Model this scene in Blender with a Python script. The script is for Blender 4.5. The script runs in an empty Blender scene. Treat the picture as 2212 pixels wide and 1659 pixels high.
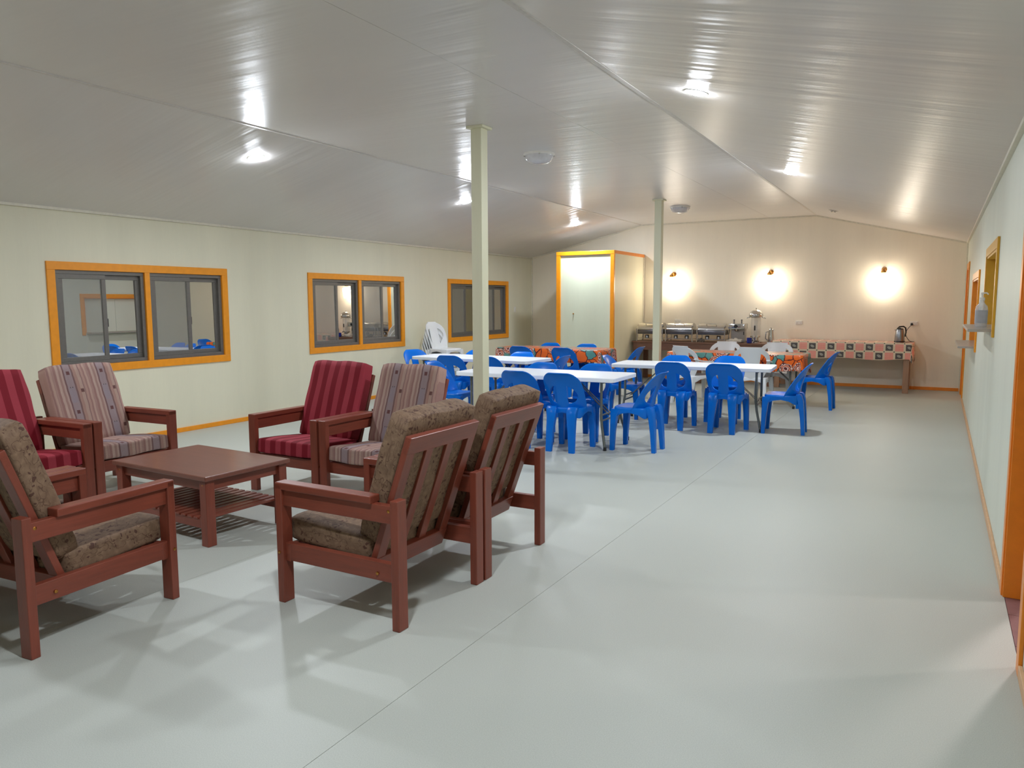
import bpy, bmesh, math, random
from mathutils import Vector, Matrix, Euler
random.seed(4)
PI = math.pi
SC = bpy.context.scene
COL = SC.collection
R = math.radians

# ---------------------------------------------------------------- camera
def rot_cam(yaw, pitch, roll):
    cy, sy, cp, sp = math.cos(yaw), math.sin(yaw), math.cos(pitch), math.sin(pitch)
    f = Vector((-sy*cp, cy*cp, -sp)); r = Vector((cy, sy, 0)); d = f.cross(r)
    c, s = math.cos(roll), math.sin(roll)
    r2 = r*c + d*s; d2 = -r*s + d*c
    return Matrix((r2, -d2, -f)).transposed()
cam_d = bpy.data.cameras.new('camera'); cam = bpy.data.objects.new('camera', cam_d); COL.objects.link(cam)
cam_d.sensor_width = 36; cam_d.lens = 1630.4/2212*36; cam_d.clip_start = .05
cam.matrix_world = Matrix.Translation((0, 0, 1.55)) @ rot_cam(R(29.45), R(6.165), R(.218)).to_4x4()
SC.camera = cam
# ---------------------------------------------------------------- world, exposure
W = bpy.data.worlds.new('night'); SC.world = W; W.use_nodes = True
W.node_tree.nodes['Background'].inputs[0].default_value = (.012, .016, .03, 1)
W.node_tree.nodes['Background'].inputs[1].default_value = .3
SC.view_settings.view_transform = 'Standard'; SC.view_settings.look = 'None'
SC.view_settings.gamma = 1; SC.view_settings.use_curve_mapping = False
SC.view_settings.exposure = 0.0
SC.cycles.diffuse_bounces = 8; SC.cycles.max_bounces = 14; SC.cycles.transparent_max_bounces = 16
LAMP = 860.0      # radiance of the ceiling lamps' diffusers
SCONCE = 25.0     # radiance of the wall lamps' shades

# ---------------------------------------------------------------- room numbers
XL, XR, YB, YF = -7.95, .37, 15.0, -4.2
ZW, ZC = 2.53, 3.12
B1, B2 = -5.40, -2.05           # where the ceiling breaks
def zceil(x):
    if x < B1: return ZC - (B1-x)*(ZC-ZW)/(B1-XL)
    if x > B2: return ZC - (x-B2)*(ZC-ZW)/(XR-B2)
    return ZC

# ================================================================ materials
def lin(c):
    return tuple(((v/255)/12.92 if v/255 <= .04045 else ((v/255+.055)/1.055)**2.4) for v in c)
def rgba(c): return (*lin(c), 1)
class NT:
    def __init__(s, name):
        s.m = bpy.data.materials.new(name); s.m.use_nodes = True
        s.t = s.m.node_tree; s.p = s.t.nodes['Principled BSDF']
    def n(s, typ, **k):
        nd = s.t.nodes.new('ShaderNode'+typ)
        for a, v in k.items(): setattr(nd, a, v)
        return nd
    def put(s, sock, v):
        if hasattr(v, 'is_output') or isinstance(v, bpy.types.NodeSocket): s.t.links.new(v, sock)
        else: sock.default_value = v
    def math(s, op, a, b=0.0, c=None):
        nd = s.n('Math', operation=op); s.put(nd.inputs[0], a); s.put(nd.inputs[1], b)
        if c is not None: s.put(nd.inputs[2], c)
        return nd.outputs[0]
    def mix(s, f, a, b):
        nd = s.n('Mix', data_type='RGBA'); s.put(nd.inputs[0], f)
        s.put(nd.inputs[6], rgba(a) if isinstance(a, tuple) else a); s.put(nd.inputs[7], rgba(b) if isinstance(b, tuple) else b)
        return nd.outputs[2]
    def coord(s, kind='Object', scale=(1, 1, 1)):
        tc = s.n('TexCoord'); mp = s.n('Mapping'); s.t.links.new(tc.outputs[kind], mp.inputs[0])
        mp.inputs['Scale'].default_value = scale; return mp.outputs[0]
    def noise(s, co, scale, detail=3, rough=.5):
        nd = s.n('TexNoise'); s.put(nd.inputs['Vector'], co); nd.inputs['Scale'].default_value = scale
        nd.inputs['Detail'].default_value = detail; nd.inputs['Roughness'].default_value = rough
        return nd.outputs['Fac']
    def ramp(s, f, stops, const=False):
        nd = s.n('ValToRGB'); s.put(nd.inputs[0], f); e = nd.color_ramp.elements
        if const: nd.color_ramp.interpolation = 'CONSTANT'
        while len(e) < len(stops): e.new(.5)
        for i, (p, c) in enumerate(stops):
            e[i].position = p; e[i].color = rgba(c) if max(c) > 1 else (*c, 1)
        return nd.outputs[0]
    def sep(s, co):
        nd = s.n('SeparateXYZ'); s.put(nd.inputs[0], co); return nd.outputs
    def bump(s, h, strength=.2, dist=.01):
        nd = s.n('Bump'); s.put(nd.inputs['Height'], h); nd.inputs['Strength'].default_value = strength
        nd.inputs['Distance'].default_value = dist; s.t.links.new(nd.outputs[0], s.p.inputs['Normal'])
    def fin(s, col=None, rough=.5, metal=0.0, spec=.5, coat=0.0):
        if col is not None: s.put(s.p.inputs['Base Color'], rgba(col) if isinstance(col, tuple) else col)
        s.put(s.p.inputs['Roughness'], rough); s.p.inputs['Metallic'].default_value = metal
        s.p.inputs['Specular IOR Level'].default_value = spec; s.p.inputs['Coat Weight'].default_value = coat
        return s.m
def plain(name, c, rough=.5, metal=0.0, spec=.5, var=.06, scale=30, coat=0.0):
    m = NT(name); co = m.coord(); f = m.noise(co, scale)
    d = tuple(max(0, v*(1-var)) for v in c); e = tuple(min(255, v*(1+var)) for v in c)
    return m.fin(m.mix(f, d, e), rough, metal, spec, coat)

def wood(name, c, axis, rough=.38, amp=.22):
    m = NT(name); sc = [9, 9, 9]; sc[axis] = .9
    co = m.coord(scale=tuple(sc)); f = m.noise(co, 3.0, 6, .62)
    sc2 = [60, 60, 60]; sc2[axis] = 2.5
    g = m.noise(m.coord(scale=tuple(sc2)), 2.2, 3)
    d = tuple(v*(1-amp) for v in c); e = tuple(min(255, v*(1+amp)) for v in c)
    k = m.mix(f, d, e); k2 = m.mix(m.math('MULTIPLY', g, .35), k, tuple(v*.6 for v in c))
    m.bump(g, .08, .002)
    return m.fin(k2, rough, 0, .5, .08)

M = {}
WC = (130, 63, 46)
for i, a in enumerate('xyz'):
    M['wood'+a] = wood('reddish_hardwood_'+a, WC, i)
    M['brown'+a] = wood('brown_timber_'+a, (122, 84, 64), i, .45)
M['pale_leg'] = wood('pale_brown_timber', (164, 126, 98), 2, .5)
M['table_wood'] = wood('tabletop_hardwood', (126, 76, 62), 0, .3, .14)

def wall_mat(name, c):
    m = NT(name); co = m.coord()
    f = m.noise(m.coord(scale=(1.6, 1.6, .12)), 1.4, 4, .6)
    k = m.mix(f, tuple(v*.945 for v in c), tuple(min(255, v*1.03) for v in c))
    w1 = m.noise(m.coord(scale=(90, 90, 8)), 1.0, 2)
    k = m.mix(m.math('MULTIPLY', w1, .12), k, tuple(v*.82 for v in c))
    m.bump(m.noise(m.coord(scale=(50, 50, 10)), 2, 2), .06, .003)
    return m.fin(k, .48, 0, .4)
M['wall'] = wall_mat('cream_wall_panel', (226, 221, 196))
M['wall_b'] = wall_mat('lit_cream_wall_panel', (240, 231, 212))  # back wall's cream made lighter, standing in for part of the sconces' light
M['wall_r'] = wall_mat('pale_green_wall_panel', (216, 219, 204))
M['pillar'] = wall_mat('cream_pillar_paint', (214, 211, 182))
M['cup'] = wall_mat('pale_green_cupboard_panel', (214, 220, 196))
def ceil_mat():
    m = NT('glossy_ceiling_sheet'); 
    f = m.noise(m.coord(scale=(.25, 1.0, .25)), 2.0, 3)
    k = m.mix(f, (212, 208, 204), (222, 219, 215))
    h1 = m.noise(m.coord(scale=(.35, 4.2, .35)), 1.6, 2, .5)
    h2 = m.noise(m.coord(scale=(1.2, 26.0, 1.2)), 1.2, 2, .5)
    h = m.math('ADD', h1, m.math('MULTIPLY', h2, .025))
    m.bump(h, .16, .04)
    return m.fin(k, .32, 0, .45)
M['ceil'] = ceil_mat()
M['strip'] = plain('ceiling_joint_strip', (208, 203, 197), .45)
M['cornice'] = plain('white_cornice', (214, 208, 190), .4)
def floor_mat():
    m = NT('grey_green_vinyl'); co = m.coord()
    sp = m.noise(co, 240, 2, .7); big = m.noise(m.coord(scale=(.6, .25, 1)), 2, 4, .6)
    k = m.ramp(sp, [(0, (166, 170, 160)), (.36, (176, 180, 171)), (.6, (190, 193, 184)), (1, (202, 204, 197))])
    k = m.mix(m.math('MULTIPLY', big, .35), k, (168, 172, 163))
    sc = m.noise(m.coord(scale=(1, 1, 1)), 9, 6, .75)
    k = m.mix(m.math('MULTIPLY', m.math('GREATER_THAN', sc, .77), .35), k, (128, 128, 120))
    m.bump(sp, .05, .002)
    return m.fin(k, .46, 0, .42)
M['floor'] = floor_mat()
M['seam'] = plain('dark_seam', (96, 96, 88), .8)
M['tile'] = plain('purple_brown_tile', (126, 92, 92), .4, var=.12, scale=14)
def orange(name, c):
    m = NT(name); f = m.noise(m.coord(scale=(8, 8, 8)), 2, 4)
    return m.fin(m.mix(f, tuple(v*.93 for v in c), tuple(min(255, v*1.04) for v in c)), .34, 0, .5)
M['orange'] = orange('yellow_orange_gloss_paint', (238, 150, 24))
M['orange2'] = orange('orange_gloss_paint', (234, 138, 36))
M['mustard'] = orange('mustard_gloss_paint', (214, 158, 42))
M['skirt'] = plain('bare_pine_skirting', (206, 164, 122), .5, var=.1)
M['alu'] = plain('bronze_grey_aluminium', (112, 108, 102), .38, .35)
M['alud'] = plain('dark_track', (52, 48, 46), .5)
M['black'] = plain('black_plastic', (26, 25, 25), .4)
def glass_mat(name, refl, tint, rough):
    m = NT(name); g = m.n('BsdfGlossy'); g.inputs['Roughness'].default_value = rough; g.inputs['Color'].default_value = (1, 1, 1, 1)
    t = m.n('BsdfTransparent'); t.inputs['Color'].default_value = (*tint, 1)
    lw = m.n('LayerWeight'); lw.inputs['Blend'].default_value = .35
    f = m.math('ADD', m.math('MULTIPLY', lw.outputs['Fresnel'], .3), refl)
    mx = m.n('MixShader'); m.put(mx.inputs[0], f); m.t.links.new(t.outputs[0], mx.inputs[1]); m.t.links.new(g.outputs[0], mx.inputs[2])
    out = [n for n in m.t.nodes if n.type == 'OUTPUT_MATERIAL'][0]; m.t.links.new(mx.outputs[0], out.inputs[0])
    m.t.nodes.remove(m.p); return m.m
M['mirror'] = glass_mat('reflective_window_glass', .74, (.35, .35, .35), .0)
M['mesh'] = glass_mat('screened_window_glass', .26, (.35, .35, .35), .03)
M['dark'] = plain('night_backing', (14, 14, 16), .8)
def screen_mat():
    m = NT('insect_screen'); d = m.p; d.inputs['Base Color'].default_value = rgba((150, 148, 140)); d.inputs['Roughness'].default_value = .8
    t = m.n('BsdfTransparent'); mx = m.n('MixShader'); mx.inputs[0].default_value = .20
    m.t.links.new(t.outputs[0], mx.inputs[1]); m.t.links.new(d.outputs[0], mx.inputs[2])
    out = [n for n in m.t.nodes if n.type == 'OUTPUT_MATERIAL'][0]; m.t.links.new(mx.outputs[0], out.inputs[0]); return m.m
M['screen'] = screen_mat()
M['blue'] = plain('blue_polypropylene', (0, 106, 206), .26, var=.03, scale=4, spec=.26)
M['white'] = plain('white_resin', (226, 228, 228), .33, var=.02, scale=5)
def lattice_mat():
    m = NT('white_woven_resin'); x, y, z = m.sep(m.coord())
    fx = m.math('FRACT', m.math('MULTIPLY', x, 62)); fz = m.math('FRACT', m.math('MULTIPLY', z, 62))
    h = m.math('MULTIPLY', m.math('GREATER_THAN', fx, .55), m.math('GREATER_THAN', fz, .55))
    return m.fin(m.mix(h, (226, 228, 228), (196, 199, 199)), .35)
M['lattice'] = lattice_mat()
M['tabletop'] = plain('white_blow_moulded_plastic', (236, 240, 246), .38, var=.015, scale=120)
M['grey_steel'] = plain('grey_powder_coat', (104, 108, 102), .35, .3)
M['steel'] = plain('polished_steel', (206, 204, 200), .16, 1.0, var=.02)
M['steel_d'] = plain('dull_steel', (150, 150, 152), .3, 1.0, var=.04)
M['pan'] = plain('dark_steel', (112, 110, 114), .3, 1.0, var=.05)  # darker steel tone for the water pans
M['brass'] = plain('brass', (196, 140, 74), .22, 1.0)
M['whitep'] = plain('white_switch_plastic', (226, 222, 214), .4, var=.02)
M['mugblue'] = plain('cobalt_glaze', (26, 42, 128), .2)
M['paper'] = plain('creased_cloth', (206, 196, 182), .8)
M['label'] = plain('grey_label', (168, 168, 172), .5)
M['acrylic'] = plain('shelf_grey', (176, 168, 160), .3, .3)
def clear_mat(name, tint, r=.05, dens=.3):
    m = NT(name); g = m.n('BsdfGlossy'); g.inputs['Roughness'].default_value = r
    t = m.n('BsdfTransparent'); t.inputs['Color'].default_value = (*tint, 1)
    lw = m.n('LayerWeight'); lw.inputs['Blend'].default_value = dens
    mx = m.n('MixShader'); m.t.links.new(lw.outputs['Fresnel'], mx.inputs[0]); m.t.links.new(t.outputs[0], mx.inputs[1]); m.t.links.new(g.outputs[0], mx.inputs[2])
    out = [n for n in m.t.nodes if n.type == 'OUTPUT_MATERIAL'][0]; m.t.links.new(mx.outputs[0], out.inputs[0]); m.t.nodes.remove(m.p); return m.m
M['clear'] = clear_mat('clear_plastic', (.9, .9, .9))
M['bag'] = clear_mat('plastic_film', (.8, .8, .8), .15, .6)
M['domeglass'] = plain('frosted_dome_glass', (206, 204, 206), .18, spec=.6)
def emit(name, col, s):
    m = NT(name); e = m.n('Emission'); e.inputs[0].default_value = (*col, 1); e.inputs[1].default_value = s
    out = [n for n in m.t.nodes if n.type == 'OUTPUT_MATERIAL'][0]; m.t.links.new(e.outputs[0], out.inputs[0]); m.t.nodes.remove(m.p); return m.m
M['led'] = emit('cool_white_led', (.92, .985, 1.08), LAMP)
M['warm'] = emit('warm_lamp_shade', (1.0, .88, .71), SCONCE)
M['tube'] = emit('kitchen_tube', (1.0, .88, .90), 420)

# fabrics (object coordinates of each cushion: x across, y along, z thick)
def stripe_mat():
    m = NT('red_striped_fabric'); x, y, z = m.sep(m.coord())
    f = m.math('FRACT', m.math('ADD', m.math('DIVIDE', x, .116), .25))
    s = m.math('GREATER_THAN', f, .5)
    k = m.mix(s, (124, 16, 32), (162, 56, 68))
    w = m.noise(m.coord(scale=(60, 400, 60)), 2, 2)
    k = m.mix(m.math('MULTIPLY', w, .3), k, (96, 14, 28)); m.bump(w, .15, .002)
    return m.fin(k, .75, 0, .25)
M['red'] = stripe_mat()
def beige_mat():
    m = NT('beige_patterned_fabric'); co = m.coord(); x, y, z = m.sep(co)
    wob = m.math('MULTIPLY', m.math('SUBTRACT', m.noise(m.coord(scale=(1, 6, 1)), 3, 2), .5), .012)
    xx = m.math('ADD', x, wob); P_ = .30
    f = m.math('FRACT', m.math('ADD', m.math('DIVIDE', xx, P_), .18))
    k = m.ramp(f, [(0, (165, 134, 123)), (.06, (184, 155, 140)), (.12, (154, 119, 111)), (.17, (177, 144, 130)), (.235, (141, 111, 106)),
                   (.27, (178, 152, 137)), (.36, (165, 131, 118)), (.45, (114, 88, 85)), (.50, (150, 135, 137)), (.70, (110, 84, 83)), (.745, (178, 153, 142)),
                   (.80, (157, 126, 116)), (.86, (185, 160, 146)), (.93, (150, 114, 107))], True)
    st = m.noise(m.coord(scale=(160, 4, 160)), 1.2, 3)
    k = m.mix(m.math('MULTIPLY', st, .55), k, (125, 96, 91))
    # squares in the grey stripe and in the pale one
    def sq(u0, u1, per, ph, h):
        fy = m.math('FRACT', m.math('ADD', m.math('DIVIDE', y, per), ph))
        a = m.math('MULTIPLY', m.math('GREATER_THAN', f, u0), m.math('LESS_THAN', f, u1))
        b = m.math('LESS_THAN', fy, h)
        return m.math('MULTIPLY', a, b)
    k = m.mix(m.math('MULTIPLY', sq(.52, .68, .34, .0, .4), .35), k, (131, 126, 137))
    k = m.mix(sq(.55, .645, .34, .28, .09), k, (101, 68, 67))
    k = m.mix(sq(.28, .37, .34, .75, .09), k, (105, 73, 69))
    k = m.mix(sq(.56, .575, .34, .62, .03), k, (47, 35, 36)); k = m.mix(sq(.625, .64, .34, .62, .03), k, (47, 35, 36))
    m.bump(st, .15, .002)
    return m.fin(k, .85, 0, .2)
M['beige'] = beige_mat()
def brown_mat():
    m = NT('brown_vine_fabric'); co = m.coord(); v = m.n('TexVoronoi'); v.inputs['Scale'].default_value = 30
    dn = m.n('TexNoise'); m.put(dn.inputs['Vector'], co); dn.inputs['Scale'].default_value = 30; dn.inputs['Detail'].default_value = 1
    va = m.n('VectorMath', operation='MULTIPLY_ADD'); m.t.links.new(dn.outputs['Color'], va.inputs[0]); va.inputs[1].default_value = (.04, .04, .04); m.put(va.inputs[2], co)
    m.t.links.new(va.outputs[0], v.inputs['Vector'])
    leaf = m.math('LESS_THAN', v.outputs['Distance'], .30)
    clump = m.math('GREATER_THAN', m.noise(co, 10, 1), .53)
    n0 = m.noise(m.coord(scale=(1, .75, 1)), 20, 2, .5)
    line = m.math('LESS_THAN', m.math('ABSOLUTE', m.math('SUBTRACT', n0, .5)), .012)
    w = m.noise(m.coord(scale=(52, 8, 52)), 1.6, 2)
    hatch = m.math('MULTIPLY', m.math('GREATER_THAN', w, .60), m.math('GREATER_THAN', m.noise(m.coord(scale=(.8, 1, 1)), 13, 1), .47))
    n1 = m.noise(m.coord(scale=(1, 1, 1)), 30, 4, .6)
    k = m.ramp(n1, [(.25, (106, 83, 65)), (.55, (124, 99, 78)), (.8, (142, 116, 92))])
    k = m.mix(m.math('MULTIPLY', hatch, .5), k, (96, 72, 56))
    k = m.mix(m.math('MULTIPLY', line, .7), k, (80, 56, 44))
    k = m.mix(m.math('MULTIPLY', m.math('MULTIPLY', leaf, clump), .85), k, (74, 46, 38))
    m.bump(n1, .3, .004)
    return m.fin(k, .7, 0, .3)
M['brownf'] = brown_mat()
def print_mat():
    m = NT('orange_flower_print'); uv = m.coord('UV')
    dn = m.n('TexNoise'); m.put(dn.inputs['Vector'], uv); dn.inputs['Scale'].default_value = 14; dn.inputs['Detail'].default_value = 1
    va = m.n('VectorMath', operation='MULTIPLY_ADD'); m.t.links.new(dn.outputs['Color'], va.inputs[0]); va.inputs[1].default_value = (.05, .05, 0); m.put(va.inputs[2], uv)
    c = m.n('TexVoronoi', voronoi_dimensions='2D'); c.inputs['Scale'].default_value = 7.5; m.t.links.new(va.outputs[0], c.inputs['Vector'])
    rnd = m.sep(c.outputs['Color'])[0]
    e = m.n('TexVoronoi', feature='DISTANCE_TO_EDGE', voronoi_dimensions='2D'); e.inputs['Scale'].default_value = 7.5; m.t.links.new(va.outputs[0], e.inputs['Vector'])
    k = m.mix(m.math('GREATER_THAN', rnd, .62), (232, 104, 28), (98, 158, 148))
    hat = m.n('TexWave'); m.put(hat.inputs['Vector'], uv); hat.inputs['Scale'].default_value = 26; hat.inputs['Distortion'].default_value = 3
    tl = m.math('MULTIPLY', m.math('GREATER_THAN', rnd, .62), m.math('GREATER_THAN', hat.outputs['Fac'], .82))
    k = m.mix(m.math('MULTIPLY', tl, .7), k, (52, 74, 74))
    k = m.mix(m.math('LESS_THAN', e.outputs['Distance'], .045), k, (84, 26, 26))
    dn2 = m.n('TexNoise'); m.put(dn2.inputs['Vector'], uv); dn2.inputs['Scale'].default_value = 34; dn2.inputs['Detail'].default_value = 1
    vb = m.n('VectorMath', operation='MULTIPLY_ADD'); m.t.links.new(dn2.outputs['Color'], vb.inputs[0]); vb.inputs[1].default_value = (.055, .055, 0); m.put(vb.inputs[2], uv)
    fl = m.n('TexVoronoi', voronoi_dimensions='2D'); fl.inputs['Scale'].default_value = 4.6; m.t.links.new(vb.outputs[0], fl.inputs['Vector'])
    d0 = fl.outputs['Distance']; d = m.math('MULTIPLY', d0, .71)
    ring = m.ramp(d, [(0, (90, 26, 30)), (.07, (236, 196, 182)), (.12, (96, 30, 32)), (.15, (226, 140, 110)), (.20, (86, 24, 28)), (.235, (240, 206, 190)), (.27, (84, 26, 28))], True)
    pick = m.math('GREATER_THAN', m.sep(fl.outputs['Color'])[1], .42)
    k = m.mix(m.math('MULTIPLY', m.math('LESS_THAN', d0, .43), pick), k, ring)
    return m.fin(k, .28, 0, .5)
M['print'] = print_mat()
def check_mat():
    m = NT('pink_and_grey_checked_vinyl'); u, v, _ = m.sep(m.coord('UV')); p = .152
    U = m.math('DIVIDE', u, p); V = m.math('DIVIDE', v, .142)
    fu, fv = m.math('FRACT', U), m.math('FRACT', V)
    par = m.math('MODULO', m.math('ADD', m.math('ADD', m.math('FLOOR', U), m.math('FLOOR', V)), 200), 2)
    par = m.math('GREATER_THAN', par, .5)
    gu = m.math('GREATER_THAN', m.math('FRACT', m.math('MULTIPLY', U, 9)), .5); gv = m.math('GREATER_THAN', m.math('FRACT', m.math('MULTIPLY', V, 9)), .5)
    ging = m.mix(m.math('MULTIPLY', m.math('ADD', gu, gv), .5), (246, 178, 160), (226, 132, 118))
    a = m.math('SUBTRACT', fu, .5); b = m.math('SUBTRACT', fv, .5)
    lu = m.math('ADD', m.math('MULTIPLY', a, .85), m.math('MULTIPLY', b, -.5)); lv = m.math('ADD', m.math('MULTIPLY', a, .5), m.math('MULTIPLY', b, .85))
    el = m.math('ADD', m.math('POWER', m.math('DIVIDE', lu, .23), 2), m.math('POWER', m.math('DIVIDE', lv, .13), 2))
    vein = m.math('GREATER_THAN', m.math('ABSOLUTE', lv), .015)
    leafy = m.math('MULTIPLY', m.math('LESS_THAN', el, 1), vein)
    dark = m.mix(leafy, (84, 76, 72), (176, 172, 160))
    k = m.mix(par, ging, dark)
    lim = m.math('SUBTRACT', .425, m.math('MULTIPLY', par, .06)); eu = m.math('GREATER_THAN', m.math('ABSOLUTE', a), lim); ev = m.math('GREATER_THAN', m.math('ABSOLUTE', b), lim)
    k = m.mix(m.math('MAXIMUM', eu, ev), k, (222, 204, 176))
    k = m.mix(m.math('MULTIPLY', m.math('GREATER_THAN', m.math('ABSOLUTE', a), .44), m.math('GREATER_THAN', m.math('ABSOLUTE', b), .43)), k, (82, 88, 76))
    return m.fin(k, .4, 0, .5)
M['check'] = check_mat()
M['gloss_top'] = plain('bare_metal_sheet', (214, 214, 210), .22, 1.0)
def frost(name, c, f):
    m = NT(name); t = m.n('BsdfTransparent'); t.inputs['Color'].default_value = (.96, .96, .96, 1); mx = m.n('MixShader'); mx.inputs[0].default_value = f
    m.p.inputs['Base Color'].default_value = rgba(c); m.p.inputs['Roughness'].default_value = .12
    m.t.links.new(t.outputs[0], mx.inputs[1]); m.t.links.new(m.p.outputs[0], mx.inputs[2])
    out = [n for n in m.t.nodes if n.type == 'OUTPUT_MATERIAL'][0]; m.t.links.new(mx.outputs[0], out.inputs[0]); return m.m
M['frost'] = frost('translucent_bottle', (226, 226, 228), .5)
M['tank'] = frost('translucent_tank', (226, 222, 214), .28)

# ================================================================ mesh building
class MB:
    def __init__(s): s.bm = bmesh.new()
    def box(s, lo, hi, bev=0.0, mtx=None):
        x0, y0, z0 = lo; x1, y1, z1 = hi
        b = bmesh.new(); bmesh.ops.create_cube(b, size=1)
        bmesh.ops.scale(b, vec=(x1-x0, y1-y0, z1-z0), verts=b.verts)
        bmesh.ops.translate(b, vec=((x0+x1)/2, (y0+y1)/2, (z0+z1)/2), verts=b.verts)
        if bev: bmesh.ops.bevel(b, geom=b.edges[:], offset=bev, segments=2, affect='EDGES', profile=.5)
        return s.add(b, mtx)
    def add(s, b, mtx=None):
        if mtx is not None: bmesh.ops.transform(b, matrix=mtx, verts=b.verts)
        me = bpy.data.meshes.new('tmp'); b.to_mesh(me); b.free(); s.bm.from_mesh(me); bpy.data.meshes.remove(me); return s
    def beam(s, p, q, w, h, bev=.004, up=(0, 0, 1)):
        p, q = Vector(p), Vector(q); d = q-p; L = d.length; z = d.normalized(); u = Vector(up)
        x = u.cross(z); x = x.normalized() if x.length > 1e-5 else Vector((1, 0, 0)); y = z.cross(x)
        m = Matrix((x, y, z)).transposed().to_4x4(); m.translation = (p+q)/2
        return s.box((-w/2, -h/2, -L/2), (w/2, h/2, L/2), bev, m)
    def loft(s, rings, cap=True, closed=True):
        vs = [[s.bm.verts.new(p) for p in r] for r in rings]; n = len(rings[0])
        for a, b in zip(vs, vs[1:]):
            for i in range(n if closed else n-1):
                j = (i+1) % n
                s.bm.faces.new((a[i], a[j], b[j], b[i]))
        if cap and closed:
            s.bm.faces.new(vs[0][::-1]); s.bm.faces.new(vs[-1])
        return s
    def tube(s, pts, r, n=8, cap=True):
        pts = [Vector(p) for p in pts]; rings = []; prev = None
        rr = r if isinstance(r, (list, tuple)) else [r]*len(pts)
        for i, p in enumerate(pts):
            d = (pts[min(i+1, len(pts)-1)] - pts[max(i-1, 0)]).normalized()
            if prev is None:
                a = Vector((0, 0, 1)) if abs(d.z) < .9 else Vector((1, 0, 0)); x = a.cross(d).normalized()
            else: x = (prev - d*prev.dot(d)).normalized()
            prev = x; y = d.cross(x)
            rings.append([p + (x*math.cos(2*PI*k/n) + y*math.sin(2*PI*k/n))*rr[i] for k in range(n)])
        return s.loft(rings, cap)
    def lathe(s, prof, n=20, c=(0, 0, 0), cap=True):
        rings = [[(c[0]+r*math.cos(2*PI*k/n), c[1]+r*math.sin(2*PI*k/n), c[2]+z) for k in range(n)] for r, z in prof]
        return s.loft(rings, cap)
    def prism(s, poly, t0, t1, axis):
        f = {'x': lambda a, b, t: (t, a, b), 'y': lambda a, b, t: (a, t, b), 'z': lambda a, b, t: (a, b, t)}[axis]
        return s.loft([[f(a, b, t0) for a, b in poly], [f(a, b, t1) for a, b in poly]])
    def mesh(s, name, mat, smooth=None):
        bmesh.ops.recalc_face_normals(s.bm, faces=s.bm.faces[:])
        me = bpy.data.meshes.new(name); s.bm.to_mesh(me); s.bm.free(); me.materials.append(mat)
        if smooth:
            for p in me.polygons: p.use_smooth = True
            me.set_sharp_from_angle(angle=R(smooth))
        return me
    def obj(s, name, mat, parent=None, smooth=None, loc=None, rot=None):
        return link(name, s.mesh(name, mat, smooth), parent, loc, rot)
def link(name, data, parent=None, loc=None, rot=None):
    o = bpy.data.objects.new(name, data); COL.objects.link(o)
    if parent is not None: o.parent = parent
    if loc is not None: o.location = loc
    if rot is not None: o.rotation_euler = rot
    return o
def part(name, me, parent): return link(name, me, parent)
def thing(name, label, cat, loc=(0, 0, 0), rz=0.0, group=None):
    o = bpy.data.objects.new(name, None); COL.objects.link(o); o.empty_display_size = .1
    o.location = loc; o.rotation_euler = (0, 0, rz); o['label'] = label; o['category'] = cat
    if group: o['group'] = group
    return o
def struct(o): o['kind'] = 'structure'; return o
def sroot(name):
    o = bpy.data.objects.new(name, None); COL.objects.link(o); o['kind'] = 'structure'; return o
def dup(root, loc, rz, label, group=None):
    r = root.copy(); COL.objects.link(r); r.location = loc; r.rotation_euler = (0, 0, rz); r['label'] = label
    if group: r['group'] = group
    for ch in list(root.children):
        c = ch.copy(); COL.objects.link(c); c.parent = r
        for g in list(ch.children):
            d = g.copy(); COL.objects.link(d); d.parent = c
    return r
def B(lo, hi, name, mat, parent=None, bev=0.0): return MB().box(lo, hi, bev).obj(name, mat, parent)

# ================================================================ ROOM SHELL
T = .12
# floor: vinyl sheets with welded seams
fl = sroot('floor')
B((XL-.2, YF-.2, -.06), (XR+T, YB+.2, -.012), 'subfloor', M['seam'], fl)
xs = [XL, -5.45, -3.62, -1.785, XR]
for a, b in zip(xs, xs[1:]):
    g = .0009
    B((a+g, YF, -.012), (b-g, YB, 0), 'vinyl_sheet', M['floor'], fl)
# walls
def wall_with_holes(name, x0, x1, holes, mat):
    ys = sorted({YF, YB, *[h[0] for h in holes], *[h[1] for h in holes]}); m = MB()
    for a, b in zip(ys, ys[1:]):
        mid = (a+b)/2; hs = [h for h in holes if h[0] <= mid <= h[1]]
        if not hs: m.box((x0, a, -.05), (x1, b, ZW+.05)); continue
        h = hs[0]
        if h[2] > 0: m.box((x0, a, -.05), (x1, b, h[2]))
        m.box((x0, a, h[3]), (x1, b, ZW+.05))
    bmesh.ops.remove_doubles(m.bm, verts=m.bm.verts[:], dist=1e-5)
    return struct(m.obj(name, mat))
WIN = [(4.43, 6.68), (8.10, 10.345), (11.67, 13.92)]
WZ0, WZ1 = .815, 1.99
ci = .04
wall_with_holes('wall_left', XL-T, XL, [(a+ci, b-ci, WZ0+ci, WZ1-ci) for a, b in WIN], M['wall'])
D1 = (3.70, 4.62, 2.06); D2 = (13.6, 14.5, 2.06)
H1 = (6.88, 8.36, 1.33, 1.95); H2 = (9.86, 11.5, 1.04, 1.81)
wall_with_holes('wall_right', XR, XR+T, [(D1[0], D1[1], 0, D1[2]), (D2[0], D2[1], 0, D2[2]), H1, H2], M['wall_r'])
prof = [(XL-T, -.05), (XL-T, ZW+.06), (B1, ZC+.06), (B2, ZC+.06), (XR+T, ZW+.06), (XR+T, -.05)]
struct(MB().prism(prof, YB, YB+.1, 'y').obj('wall_back', M['wall_b']))
struct(MB().prism(prof, YF-.1, YF, 'y').obj('wall_front', M['wall']))
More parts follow.
